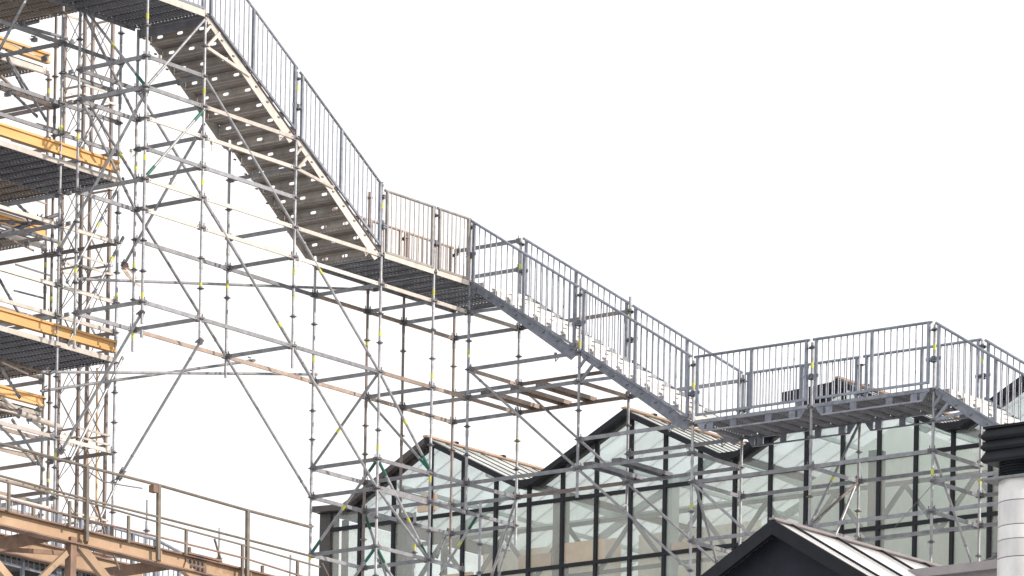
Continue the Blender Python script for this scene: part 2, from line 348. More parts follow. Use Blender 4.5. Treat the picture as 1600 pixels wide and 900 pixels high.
for p, q, kw in ((V(0, 0, -1.5), V(LB, 0, -3.5), {}), (V(LB, 0, -3.5), V(2*LB, 0, -5.5), {}), (V(0, A[6], -1.5), V(LB, A[6], -3.5), {}), (V(LB, A[6], -3.5), V(2*LB, A[6], -5.5), {}),
                 (onX(1085, 752, 2*LB), onX(1120, 878, 2*LB), {}), (V(2*LB, 0, -4), V(3*LB, 0, -6), {})):
    brace(s3, p, q, **kw)

# ---- 4. scaffold under the lower landing
s4 = thing('lower_landing_scaffold', (3*LB, A[5], -4), 'grey steel scaffold under the level lower landing, in front of the glass hall', 'scaffold')
for (X, Y, zt, zb, bands) in ((3*LB, 0, -1.92, GZ, (-2.3, -4.5)), (3*LB, A[6], -2.05, GZ, (-4.5,)), (4*LB, 0, -1.92, GZ, (-2.3, -4.35)), (4*LB, A[6], -1.9, GZ, (-2.25, -4.25)), (5*LB, 0, -3.2, GZ, ()), (5*LB, A[6], -3.2, GZ, ())):
    standard(s4, X, Y, zt, zb, 'zinc_tube', bands=bands)
for k, zs in ((2, (-4, -5)), (3, (-4, -5)), (4, (-4.5, -5))):
    for z in zs: ledger(s4, V(k*LB, 0, z), V((k+1)*LB, 0, z))
for k, zs in ((2, (-4, -5)), (3, (-4, -5)), (4, (-4.5, -5))):
    for z in zs: ledger(s4, V(k*LB, A[6], z), V((k+1)*LB, A[6], z))
for k, zs in ((3, (-4, -5)), (4, (-4, -4.5, -5))):
    for z in zs: ledger(s4, V(k*LB, 0, z), V(k*LB, A[6], z))
for p, q, kw in ((V(3*LB, A[6], -3), V(3*LB, 0, -5), dict(band=.55)), (V(3*LB, A[6], -4), V(3*LB, 0, -5), dict(m='zinc_brown')), (onX(1337, 757, 3*LB), onX(1304, 840, 3*LB), {}),
                 (V(4*LB, 0, -4), onX(1519, 882, 4*LB), {}), (onY(1500, 893, A[6]-.7), onY(1560, 868, A[6]-.7), dict(m='zinc_dark', clamps=(1,)))):
    brace(s4, p, q, **kw)
tube('cable', onY(1459, 755, .7), onY(1397, 825, .7), .006, 'zinc_dark', s4, 6)

# ---- 5. the tower at the left
YL = -11.6
s5 = thing('tower_scaffold', (TB, A[0], GZ), 'dense many-storeyed steel scaffold tower rising along the left edge, with decks between its posts', 'scaffold')
Y6 = -5.75; TD = -4.79
for (X, Y, zt, m, bands) in ((TB, A[0], 3.6, 'zinc_tube', (1.1, -.85, -4.3)), (TB, A[1], 3.6, 'zinc_tube', (-1.4,)), (TC, A[0], 6, 'zinc_tube', (1.45, -2.3)), (TC, A[1], 3.5, 'zinc_brown', (-1.25, -4.3)),
                          (TD, Y6, 3.1, 'zinc_brown', (2.8, -.2)), (TD, A[1], 4, 'zinc_brown', ()), (TB, YL, 6, 'zinc_tube', ()), (TC, YL, 6, 'zinc_tube', ())):
    standard(s5, X, Y, zt, GZ, m, bands=bands)
for z in (2.5, 2, 1.5, 1, -.5, -1.5, -2, -4, -5.5):
    ledger(s5, V(TB, A[0], z), V(TB, A[1], z), 'zinc_cream' if z < -.4 else 'zinc_ledger')
for z in (2.5, 1.5, 1, -.5, -1.5, -2, -4, -5.2):
    ledger(s5, V(TB, YL, z), V(TB, A[0], z), 'zinc_cream' if z < -.4 else 'zinc_ledger')
for z in (2, 0, -1, -2.5, -4.5, -5.5):
    ledger(s5, V(TC, YL, z), V(TC, A[0], z), 'zinc_warm'); ledger(s5, V(TC, A[0], z), V(TC, A[1], z), 'zinc_warm')
for z in (2.5, 0.0, -.5, -2.0, -4, -5):
    ledger(s5, V(TC, A[0], z), V(TB, A[0], z), 'zinc_ledger' if z > -3 else 'zinc_ledger')
for z in (2, 1, .5, -.5, -2, -4):
    ledger(s5, V(TC, A[1], z), V(TB, A[1], z), 'zinc_brown')
for z in (2, 1, -.5, -1.5, -2.2, -4.5):
    ledger(s5, V(TD, A[1], z), V(TC, A[1], z), 'zinc_brown')
for z in (2.6, 1.8, .4, -1.2, -2.2, -3.6, -4.6):
    ledger(s5, V(TD-1.5, Y6, z), V(TD, Y6, z), 'zinc_brown'); ledger(s5, V(TD, A[1]-1.5, z+.05), V(TD, Y6, z+.05), 'zinc_warm')
for z in (2, 1.5, 0, -.5, -2): ledger(s5, V(TB+.05, A[0]+.02, z), V(BB-.05, A[0], z), heads=False)
for p, q, kw in (
    (onX(40, 0, TB), onX(0, 76, TB), {}), (onX(193, 98, TB), onX(125, 232, TB), {}), (onX(192, 372, TB), onX(105, 538, TB), dict(clamps=(1,), band=.2)), (onX(192, 280, TB), onX(105, 440, TB), dict(band=.45)),
    (onX(191, 560, TB), onX(109, 722, TB), {}), (onX(187, 745, TB), onX(143, 838, TB), dict(clamps=(0,))), (onX(0, 665, TC), onX(55, 724, TC), {}), (onX(20, 657, TC), onX(68, 733, TC), {}), (onX(0, 438, TC), onX(33, 496, TC), {}),
    (onX(12, 90, TC), onX(72, 187, TC), {}), (onX(4, 130, TC), onX(57, 181, TC), {}), (onX(12, 92, TC), onX(42, 150, TC), {}), (onX(18, 310, TC), onX(52, 342, TC), {}), (onX(0, 572, TC), onX(30, 620, TC), {})):
    brace(s5, p, q, **kw)
for z in (3.1, 1.3, .1, -1.7, -3.2, -4.3): ledger(s5, V(TD, YL, z), V(TD, Y6, z), random.choice(('zinc_warm', 'zinc_cream')))
for z in (2.9, .9, -.9, -3.0, -5.0): ledger(s5, V(TD, A[0], z), V(TC, A[0], z), 'zinc_brown')
# cluttered tubes and couplers under the far decks
for (x1, y1, x2, y2, X, m, r) in ((0, 48, 60, 33, TC, 'zinc_dark', .03), (0, 30, 78, 62, TD, 'zinc_cream', .035), (0, 32, 105, 60, TC, 'zinc_ledger', .03), (10, 78, 70, 92, TD, 'zinc_brown', .03),
                                  (0, 320, 60, 345, TC, 'zinc_ledger', .028), (0, 345, 85, 352, TC, 'zinc_dark', .022), (0, 352, 98, 380, TC, 'zinc_ledger', .035), (0, 365, 98, 333, TC, 'zinc_dark', .034),
                                  (0, 383, 70, 372, TD, 'zinc_brown', .035), (0, 620, 65, 668, TD, 'zinc_cream', .03), (12, 640, 60, 650, TD, 'zinc_dark', .02), (30, 645, 95, 668, TC, 'zinc_cream', .05),
                                  (0, 630, 30, 652, TD, 'zinc_brown', .03), (0, 118, 34, 150, TD, 'zinc_warm', .03), (0, 60, 55, 88, TD, 'zinc_cream', .025)):
    tube('cross_tube', onX(x1, y1, X), onX(x2, y2, X), r, m, s5)
for (x, y) in ((35, 36), (55, 62), (38, 78), (68, 92), (45, 350), (30, 356), (62, 342), (68, 388), (40, 380), (15, 348), (28, 643), (62, 640), (48, 655), (98, 410), (10, 148), (95, 535), (112, 66)):
    link('coupler', mesh_from('coupler', 'zinc_ledger', clamp_fn), Matrix.Translation(onX(x, y, TC)) @ Matrix.Rotation(random.random()*6, 4, 'Z') @ Matrix.Rotation(random.random()*2, 4, 'X'), s5)

# small hanging hooks under the ledgers and extra tubes in the crowded tower
hook = mesh_from('hanger_hook', 'zinc_cream', lambda bm: (bcyl(bm, (0, 0, .06), (0, 0, -.10), .010, 6), bcyl(bm, (0, 0, -.10), (.11, 0, .0), .009, 6), bbox(bm, (0, 0, .03), (.03, .05, .05))))
for o_, x, y, X in ((s1, 250, 92, B0), (s1, 331, 226, B0), (s1, 437, 210, B0), (s1, 571, 391, B0), (s1, 466, 408, B0), (s1, 205, 238, BB), (s1, 268, 283, BB)):
    link('hanger_hook', hook, Matrix.Translation(onX(x, y, X)) @ Matrix.Rotation(math.pi/2, 4, 'Z'), o_)
hook2 = mesh_from('hanger_hook', 'zinc_panel', lambda bm: (bcyl(bm, (0, 0, .06), (0, 0, -.10), .010, 6), bcyl(bm, (0, 0, -.10), (.11, 0, .0), .009, 6), bbox(bm, (0, 0, .03), (.03, .05, .05))))
for o_, x, y, Y in ((s2, 868, 556, 0), (s3, 1046, 666, 0), (s3, 1128, 690, A[6])):
    link('hanger_hook', hook2, Matrix.Translation(onY(x, y, Y)), o_)
for i in range(16):
    y = 60+i*39+random.uniform(-6, 6); x0_ = random.uniform(-5, 60); X = random.choice((TC, TD))
    tube('cross_tube', onX(x0_, y+x0_*.3, X), onX(x0_+random.uniform(25, 60), y+x0_*.3+random.uniform(8, 20), X), .018, random.choice(('zinc_ledger', 'zinc_warm', 'zinc_cream')), s5, 8)

# ------------------------------------------------------------------ long loose tubes clamped across the scaffolds
def loose(p, q, label, r=.024, m='zinc_tube', ends=True):
    t = thing('scaffold_tube', p, label, 'tube', 'long loose tubes clamped across the scaffolds')
    b = tube('tube', p, q, r, m, t, 12)
    for a, c in ((p, q), (q, p)):
        dd = (Vector(c)-Vector(a)).normalized()
        if ends: link('coupler', mesh_from('coupler2', 'zinc_dark', clamp_fn), frame(Vector(a)+dd*.1, c), t)
    return t
loose(onX(120, 436, -1.55), onX(592, 453, -1.55), 'upper of two long level tubes, crossing behind the hanging posts')
loose(onX(66, 581, -1.60), onX(495, 585, -1.60), 'lower of two long level tubes, spanning the open gap')
loose(onX(64, 611, -1.75), onX(398, 563, -1.75), 'gently rising tube that crosses the lower level tube in the open gap')

# ------------------------------------------------------------------ decks
def plank_fn(L, W):
    def f(bm):
        # ribbed steel deck: top sheet, side webs, three ribs hanging below
        bbox(bm, (L/2, 0, -.004), (L, W, .008))
        bbox(bm, (L/2, -W/2+.004, -.035), (L, .006, .06)); bbox(bm, (L/2, W/2-.004, -.035), (L, .006, .06))
        bbox(bm, (L/2, -W*.30, -.062), (L, W*.36, .004)); bbox(bm, (L/2, W*.30, -.062), (L, W*.36, .004))
        for y in (-W*.12, W*.12): bbox(bm, (L/2, y, -.040), (L, .005, .046))
        for y in (-W*.30, W*.30): bbox(bm, (L/2, y, -.068), (L, .02, .008))
        for x in (.01, L-.01): bbox(bm, (x, 0, -.04), (.016, W-.012, .05))
    return f
def deck(t, p, q, n, vec, m='deck_metal', name='deck_plank', gap=.006):
    """n planks side by side from p towards q, each lying along vec"""
    p, q, vec = Vector(p), Vector(q), Vector(vec); step = (q-p)/n; W = round(step.length-gap, 3); L = round(vec.length, 3)
    me = mesh_from(('deck', L, W), m, plank_fn(L, W))
    for i in range(n):
        c = p+step*(i+.5); link(name, me, frame(c, c+vec), t)

def guard(p, q, label, h=1.12, n=18, base=.07, inset=.10, group='baluster guardrail panels of the stair', mid=True, m='zinc_panel', clamp=True, mlit=None):
    """guardrail panel between two standards: p, q are its feet on the walking line"""
    p, q = Vector(p), Vector(q); d = q-p; L = d.length
    hd = Vector((d.x, d.y, 0)).normalized(); up = Vector((0, 0, 1))
    side = hd.cross(up)
    t = thing('guardrail_panel', p, label, 'guardrail', group)
    ins = inset/ (Vector((d.x, d.y, 0)).length)
    P = lambda s, z: p+d*s+up*z
    tube('top_rail', P(ins*.35, h), P(1-ins*.35, h), .024, m, t, 12)
    bar('bottom_rail', P(ins, base), P(1-ins, base), .03, .04, m, t)
    for s in (ins, .5, 1-ins) if mid else (ins, 1-ins):
        bar('post', P(s, base-.02), P(s, h-.01), .045, .045, m, t, up=hd)
    n2 = n//2 if mid else n
    segs = ((ins, .5), (.5, 1-ins)) if mid else ((ins, 1-ins),)
    bl = h-base-.02
    me = mesh_from(('bal', round(bl, 3)), m, lambda bm: bcyl(bm, (0, 0, 0), (0, 0, bl), .011, 8), True)
    for a, b in segs:
        for k in range(1, n2):
            s = a+(b-a)*k/n2
            link('baluster', me, Matrix.Translation(P(s, base+.01)), t)
    if clamp:
        hk = mesh_from('hook', 'zinc_dark', lambda bm: (bbox(bm, (.06, 0, 0), (.12, .012, .016)), bbox(bm, (.0, 0, 0), (.05, .06, .03))))
        ck = mesh_from('holder', 'zinc_panel', lambda bm: (bbox(bm, (.075, 0, .01), (.15, .014, .055)), bcyl(bm, (0, 0, -.05), (0, 0, .05), .036, 10), bbox(bm, (0, 0, -.03), (.09, .09, .02))))
        for s, sg in ((0, 1), (1, -1)):
            e = P(s, 0); dirv = hd*sg
            link('clip', hk, frame(e+up*(h-.14), e+up*(h-.14)+dirv), t)
            link('holder', ck, frame(e+up*(h-.62), e+up*(h-.62)+dirv), t)
    return t

# ------------------------------------------------------------------ stair flights
def step_fn(Wd, run, rise, slots):
    """one step: tread sheet and, hanging under its back edge, a riser sheet with oblong slots. local X across, Y forward-down"""
    def f(bm):
        bbox(bm, (Wd/2, run*.5, -.012), (Wd, run*1.04, .006)); bbox(bm, (Wd/2, run-.004, -.03), (Wd, .008, .04)); bbox(bm, (Wd/2, .03, -.022), (Wd, .012, .016))
        # riser with real holes: strips between slots
        z0, z1 = -rise-.013, -.012; zc = (z0+z1)/2+.02; hh = .050; y = run+.002 
        bbox(bm, (Wd/2, y, (z0+zc-hh/2)/2), (Wd, .005, zc-hh/2-z0)); bbox(bm, (Wd/2, y, (z1+zc+hh/2)/2), (Wd, .005, z1-zc-hh/2))
        xs = [0]+[v for s in slots for v in (s-.062, s+.062)]+[Wd]
        for i in range(0, len(xs), 2):
            bbox(bm, ((xs[i]+xs[i+1])/2, y, zc), (xs[i+1]-xs[i], .005, hh))
        for s in slots:                       # rounded slot ends
            for sg in (-1, 1):
                for zz in (-1, 1):
                    v = [bm.verts.new((s+sg*.064, y, zc+zz*.026)), bm.verts.new((s+sg*.040, y, zc+zz*.026)), bm.verts.new((s+sg*.064, y, zc+zz*.005))]
                    bm.faces.new(v)
        # folded rib along the bottom of the riser
        bbox(bm, (Wd/2, run-.022, z0+.014), (Wd, .045, .026)); bbox(bm, (Wd/2, run-.006, zc-hh/2-.022), (Wd, .010, .008))
    return f
mat('tread_shade', (.17, .155, .15), (.30, .275, .26), .2, .6, 4, .25)  # shade on the undersides of the steps, put into the colour
def shade_undersides(me):
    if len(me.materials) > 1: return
    me.materials.append(MATS['tread_shade'])
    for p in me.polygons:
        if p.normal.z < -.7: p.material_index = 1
def flight(name, p, q, wvec, nstep, label, mt, ms, slots=(.30, .78, 1.22)):
    """p -> q: walking line along the near stringer; wvec: across, towards the far stringer"""
    p, q, wvec = Vector(p), Vector(q), Vector(wvec); d = q-p; Wd = round(wvec.length, 3)
    t = thing(name, p, label, 'stair', 'steel stair flights')
    hd = Vector((d.x, d.y, 0)); run = hd.length/nstep; rise = -d.z/nstep; hd.normalize()
    wn = wvec.normalized()
    X = wn; Z = Vector((0, 0, 1)); Y = hd
    flip = X.cross(Y).dot(Z) < 0
    sl = tuple(sorted((Wd-s) if flip else s for s in slots))
    me = mesh_from(('step', Wd, round(run, 3), round(rise, 3), sl), mt, step_fn(Wd, run, rise, sl))
    if mt == 'tread_metal': shade_undersides(me)
    for i in range(nstep):
        o = p+hd*run*i-Z*rise*i
        if flip: M = Matrix((-X, Y, Z)).transposed().to_4x4(); M.translation = o+wn*Wd
        else: M = Matrix((X, Y, Z)).transposed().to_4x4(); M.translation = o
        link('step', me, M, t)
    H = .20; ang = d.normalized()
    for off, nm in ((-.02, 'stringer'), (Wd+.02, 'stringer')):
        o = wn*off
        a = p+o; b = q+o
        top = .045
        dp = .11 if (off < 0 or not flip and mt != 'tread_metal') else .02
        if off > 0: dp, top = (.0, .16) if mt == 'tread_metal' else (.10, .13)
        prof = [a+Z*top+hd*.05, b+Z*top-hd*.06, b-Z*.03-hd*.04, b-Z*dp*.6-hd*.10, b-Z*dp-hd*.17, a-Z*dp+hd*.08, a-Z*.0+hd*.03]
        s = prism(nm, prof, wn*(.012 if off < 0 else -.012), ms, t)
        # flange lip along the top edge, bolts along the side
        bar('flange', a+Z*(top+.008)+hd*.05, b+Z*(top+.008)-hd*.06, .05, .012, 'zinc_dark' if mt == 'tread_metal' else ms, s)
        bolt = mesh_from('bolt', 'zinc_dark', lambda bm: bbox(bm, (0, 0, 0), (.026, .05, .022)))
        for k in range(nstep):
            c = a+d*(k+.45)/nstep-Z*.035+wn*(-.003 if off < 0 else .003)
            link('bolt', bolt, frame(c, c+wn), s)
    # landing brackets
    for e, sg in ((p, 1), (q, -1)):
        bar('strut', e-wn*.02-Z*.28, e-wn*.02-Z*.10+hd*.17*sg, .03, .045, ms, t) if sg == 1 else None
    return t
ZU = 3.0
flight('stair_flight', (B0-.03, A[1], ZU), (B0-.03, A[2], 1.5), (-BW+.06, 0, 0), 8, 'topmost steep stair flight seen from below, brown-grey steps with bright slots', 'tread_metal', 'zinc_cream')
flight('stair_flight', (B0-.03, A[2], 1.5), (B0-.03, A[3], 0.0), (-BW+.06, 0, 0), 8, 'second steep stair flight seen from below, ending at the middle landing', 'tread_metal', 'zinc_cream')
flight('stair_flight', (0, 0, 0), (LB, 0, -1.5), (0, A[6], 0), 8, 'sunlit stair flight going down to the right just below the middle landing', 'tread_light', 'zinc_panel')
flight('stair_flight', (LB, 0, -1.5), (2*LB, 0, -3.0), (0, A[6], 0), 8, 'stair flight ending at the left end of the level lower landing', 'tread_light', 'zinc_panel')
flight('stair_flight', (4*LB, 0, -3.0), (5*LB, 0, -4.5), (0, A[6], 0), 8, 'stair flight leaving the lower landing towards the right edge', 'tread_light', 'zinc_panel')

# support brackets carrying the steep flights (lit ledgers to the stringer)
def bracket(p, q, m, parent): bar('bracket_arm', p, q, .035, .05, m, parent)
bracket(V(0, A[1], 2.5), V(0, A[1]+1.15, 2.27+.0), 'zinc_cream', s1); bracket(V(0, A[1]+.05, 2.5), V(0, A[1]+.36, 2.8), 'zinc_cream', s1)
bracket(V(0, A[2], 1.0), V(0, A[2]+1.0, .88), 'zinc_cream', s1); bracket(V(0, A[2]+.05, 1.0), V(0, A[2]+.33, 1.28), 'zinc_cream', s1)
bracket(V(0, 0, -.5), V(1.0, 0, -.52), 'zinc_panel', s2); bracket(V(LB, 0, -2.0), V(LB+1.0, 0, -2.02), 'zinc_panel', s3)
bracket(V(LB+.05, 0, -1.98), V(LB+.34, 0, -1.70), 'zinc_panel', s3)
bracket(V(4*LB, 0, -3.5), V(4*LB+.75, 0, -3.42), 'zinc_panel', s4); bracket(V(4*LB+.05, 0, -3.48), V(4*LB+.34, 0, -3.2), 'zinc_panel', s4)

# ------------------------------------------------------------------ landings
# upper landing
t = thing('landing_deck', (B0, A[0], ZU), 'topmost perforated steel landing deck, cut off by the top edge of the picture', 'platform', 'landing decks of the stair')
deck(t, (0, A[0]-1.45, ZU+.07), (0, A[1]-.02, ZU+.07), 9, (-BW, 0, 0), 'deck_metal')
for X in (.0, -BW):
    bar('edge_beam', (X+.03*(1 if X == 0 else -1), A[0]-1.45, ZU+.03), (X+.03*(1 if X == 0 else -1), A[1]-.05, ZU+.03), .012, .13, 'zinc_cream' if X == 0 else 'zinc_ledger', t)
box('end_angle', (-BW/2, A[1]+.012, ZU-.05), (BW-.06, .02, .20), 'deck_metal', t)
# middle landing
t = thing('landing_deck', (B0, A[3], 0), 'middle perforated steel landing deck between the steep upper stair and the lower stair', 'platform', 'landing decks of the stair')
deck(t, (-.02, A[3]+.03, .07), (-.02, A[6], .07), 13, (-BW, 0, 0), 'deck_metal')
for (ya, yb) in ((A[3]+.05, A[4]-.04), (A[4]+.04, A[5]-.04)):
    bar('edge_beam', (.03, ya, .01), (.03, yb, .01), .012, .10, 'zinc_cream', t)
bar('edge_beam', (-BW-.03, A[3]+.05, .01), (-BW-.03, A[6], .01), .012, .10, 'zinc_ledger', t)
bar('edge_beam', (-BW+.05, A[6]+.03, .01), (-.05, A[6]+.03, .01), .012, .10, 'zinc_ledger', t)
# lower landing with its two plated beams
t = thing('landing_deck', (2*LB, 0, -3), 'long level lower landing deck on plated beams, right of the lower stair', 'platform', 'landing decks of the stair')
deck(t, (2*LB+.03, .04, -2.94), (4*LB, .04, -2.94), 16, (0, A[6]-.05, 0), 'deck_metal')
for k in (2, 3):
    for Y in (-.02, A[6]+.02):
        a, b = k*LB+.06, (k+1)*LB-.06
        bm_ = bar('plated_beam', (a, Y, -2.99), (b, Y, -2.99), .045, .055, 'zinc_panel', t)
        bar('bottom_chord', (a+.16, Y, -3.155), (b-.16, Y, -3.155), .035, .022, 'zinc_panel', bm_)
        for f_, w_ in ((.135, .13), (.345, .13), (.655, .13), (.865, .13)):
            box('beam_plate', (a+(b-a)*f_, Y, -3.081), (w_, .022, .124), 'zinc_panel', bm_)
        for s_, e_ in ((a, 1), (b, -1)):
            prism('end_gusset', [(s_+.04*e_, Y-.01, -3.018), (s_+.20*e_, Y-.01, -3.018), (s_+.20*e_, Y-.01, -3.165), (s_+.15*e_, Y-.01, -3.165)], (0, .02, 0), 'zinc_panel', bm_)

# guardrails of the stair
G = guard
G((0.03, A[0]-.9, ZU), (0.03, A[1], ZU), 'guardrail panel on the topmost landing, only its foot in view', base=.10)
G((0.03, A[1], ZU+.02), (0.03, A[2], 1.52), 'guardrail panel of the topmost steep flight, reaching the top edge of the picture', n=18)
G((0.03, A[2], 1.52), (0.03, A[3], 0.04), 'guardrail panel of the second steep flight, down to the middle landing', n=18)
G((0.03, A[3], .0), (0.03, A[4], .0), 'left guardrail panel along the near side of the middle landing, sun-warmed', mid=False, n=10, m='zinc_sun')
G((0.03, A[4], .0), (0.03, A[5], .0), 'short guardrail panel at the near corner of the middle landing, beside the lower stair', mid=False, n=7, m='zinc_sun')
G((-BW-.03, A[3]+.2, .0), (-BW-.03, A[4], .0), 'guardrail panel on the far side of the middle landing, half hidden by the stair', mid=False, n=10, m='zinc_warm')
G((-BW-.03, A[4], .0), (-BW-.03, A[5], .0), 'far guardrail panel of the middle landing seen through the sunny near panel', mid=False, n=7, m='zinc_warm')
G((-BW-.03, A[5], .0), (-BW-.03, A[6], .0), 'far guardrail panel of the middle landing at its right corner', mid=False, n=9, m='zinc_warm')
G((0, -.03, .0), (LB, -.03, -1.5), 'near guardrail panel of the stair flight just below the middle landing')
G((LB, -.03, -1.5), (2*LB, -.03, -3.0), 'near guardrail panel of the stair flight that ends at the lower landing')
G((0, A[6]+.03, .0), (LB, A[6]+.03, -1.5), 'far guardrail panel of the stair flight just below the middle landing')
G((LB, A[6]+.03, -1.5), (2*LB, A[6]+.03, -3.0), 'far guardrail panel of the stair flight that ends at the lower landing')
G((2*LB, -.03, -3.0), (3*LB, -.03, -3.0), 'left near guardrail panel of the level lower landing', base=.13)
G((3*LB, -.03, -3.0), (4*LB, -.03, -3.0), 'right near guardrail panel of the level lower landing', base=.13)
G((2*LB, A[6]+.03, -3.0), (3*LB, A[6]+.03, -3.0), 'left far guardrail panel of the level lower landing', base=.13)
G((3*LB, A[6]+.03, -3.0), (4*LB, A[6]+.03, -3.0), 'right far guardrail panel of the level lower landing', base=.13)
G((4*LB, -.03, -3.0), (5*LB, -.03, -4.5), 'near guardrail panel sloping down at the right edge')
G((4*LB, A[6]+.03, -3.0), (5*LB, A[6]+.03, -4.5), 'far guardrail panel sloping down at the right edge')

# loose deck planks lying on the ledgers
def loose_plank(x, y, z, label, m='zinc_warm'):
    c = onZ(x, y, z); c = Vector((c.x, -.03, z+.08))
    t = thing('scaffold_plank', c, label, 'plank', 'single perforated planks laid across the ledgers')
    L, W = A[6]+.08, .19
    sheet = link('sheet', mesh_from(('psheet', L, W), m, lambda bm: bbox(bm, (L/2, 0, 0), (L, W, .006))), frame(c, c+Vector((0, 1, 0))), t)
    for s in (-1, 1):
        e = c+Vector((s*W/2, 0, -.035)); bar('side_web', e, e+Vector((0, L, 0)), .005, .07, m, t)
    for yy in (.02, L-.02): box('end_hook', c+Vector((0, yy, -.03)), (W-.02, .03, .05), 'zinc_dark', t)
loose_plank(757, 617, -2, 'single plank laid over the ledgers below the lower stair, nearest the left post')
loose_plank(803, 610, -2, 'single plank laid over the ledgers below the lower stair, middle of the row of three')
loose_plank(842, 604, -2, 'single plank laid over the ledgers below the lower stair, rightmost of the row of three')
loose_plank(918, 729, -3.5, 'dark plank in front of the glass gable peak, left one of the pair', 'deck_metal')
loose_plank(962, 723, -3.5, 'dark plank in front of the glass gable peak, right one of the pair', 'deck_metal')

# ------------------------------------------------------------------ decks and timber-coloured beams of the left tower
def ibeam_fn(L, h=.20, w=.10):
    def f(bm):
        bbox(bm, (L/2, 0, h/2-.02), (L, w, .036)); bbox(bm, (L/2, 0, -h/2+.02), (L, w, .036)); bbox(bm, (L/2, 0, 0), (L, .03, h-.07))
    return f
def ibeam(p, q, label, h=.20):
    p, q = Vector(p), Vector(q); L = round((q-p).length, 3)
    o = link('edge_board_beam', mesh_from(('ibeam', L, h), 'orange_beam', ibeam_fn(L, h)), frame(p, q))
    o['label'] = label; o['category'] = 'beam'; o['group'] = 'orange beams along the tower decks'; return o
for z, what in ((3.5, 'topmost'), (.5, 'middle'), (-2.5, 'lower')):
    t = thing('tower_deck', (TB, A[0], z), '%s dark ribbed steel deck of the left tower, seen from below' % what, 'platform', 'decks of the left tower')
    y0 = YL-2
    deck(t, (TB-.04, y0, z+.07), (TB-.04, A[1], z+.07), 20, (-1.47+.03, 0, 0), 'deck_metal' if z < 3 else 'deck_brown')
    deck(t, (TC-.02, y0, z+.07), (TC-.02, A[1], z+.07), 20, (-1.47, 0, 0), 'deck_brown')
    if z < 3: bar('edge_channel', (TB+.02, y0, z+.03), (TB+.02, A[1], z+.03), .02, .085, 'zinc_cream', t)
ibeam((TB-.02, YL-2, .5+.26), (TB-.02, A[1], .5+.26), 'long orange beam on the edge of the middle tower deck')
ibeam((TB-.02, YL-2, -2.5+.26), (TB-.02, A[1], -2.5+.26), 'long orange beam on the edge of the lower tower deck')
for (x1, y1, x2, y2, lab) in ((0, 66, 76, 92, 'short orange beam behind the tubes below the topmost deck'), (0, 336, 70, 370, 'short orange beam behind the clamped tubes below the middle deck'), (0, 610, 67, 628, 'short orange beam in the bottom storey of the tower, above the rusty footbridge')):
    p, q = onX(x1, y1, TD), onX(x2, y2, TD)
    zz = (p.z+q.z)/2; q = V(TD, q.y, zz); p = V(TD, p.y-2, zz)
    ibeam(p, q, lab, .18)
    t = thing('short_deck', (TD, p.y, zz-.2), lab.replace('orange beam', 'ribbed deck'), 'platform', 'far decks of the left tower')
    deck(t, V(TD-.08, p.y, zz-.13), V(TD-.08, q.y-.05, zz-.13), 12, (-1.4, 0, 0), 'deck_brown')
    bar('edge_channel', V(TD-.0, p.y, zz-.22), V(TD-.0, q.y-.05, zz-.22), .02, .07, 'zinc_cream', t)

# ------------------------------------------------------------------ lattice hoist masts behind the tower
def mast(x_l, x_r, Y, label):
    pl, pr = onY(x_l, 200, Y), onY(x_r, 200, Y)
    t = thing('lattice_mast', (pl.x, Y, GZ), label, 'mast', None)
    ztop = 6.5; dp = .72
    for X in (pl.x, pr.x):
        for yy in (Y, Y+dp): tube('chord', (X, yy, GZ), (X, yy, ztop), .036, 'zinc_brown', t, 12)
    z = -9.0; k = 0
    while z < ztop-.8:
        for yy in (Y, Y+dp):
            a, b = (pl.x, pr.x) if k % 2 else (pr.x, pl.x)
            tube('lattice_rod', (a, yy, z), (b, yy, z+.74), .0085, 'zinc_brown', t, 6)
            tube('lattice_rod', (b, yy, z), (a, yy, z+.74), .0085, 'zinc_brown', t, 6)
        for X in (pl.x, pr.x): tube('lattice_rod', (X, Y if k % 2 else Y+dp, z), (X, Y+dp if k % 2 else Y, z+.74), .0085, 'zinc_brown', t, 6)
        if k % 2 == 0:
            for dz in (-.03, .13):
                for yy in (Y-.03, Y+dp+.03): bar('collar_bar', (pl.x-.06, yy, z+dz), (pr.x+.06, yy, z+dz), .02, .035, 'zinc_warm', t)
                for X in (pl.x-.05, pr.x+.05): bar('collar_bar', (X, Y-.05, z+dz), (X, Y+dp+.05, z+dz), .02, .035, 'zinc_cream', t)
        z += .74; k += 1
mast(99, 130, -5.2, 'tall lattice hoist mast of thin rods behind the tower posts, beside the open gap')
t = thing('yellow_pole', onY(138, 600, -4.2), 'pair of thin yellow poles low down beside the lattice mast', 'pole')
for x in (137.5, 151.5):
    a, b = onY(x, 575, -4.2), onY(x-1.2, 880, -4.2); tube('pole', b, a, .018, 'orange_beam', t, 8)

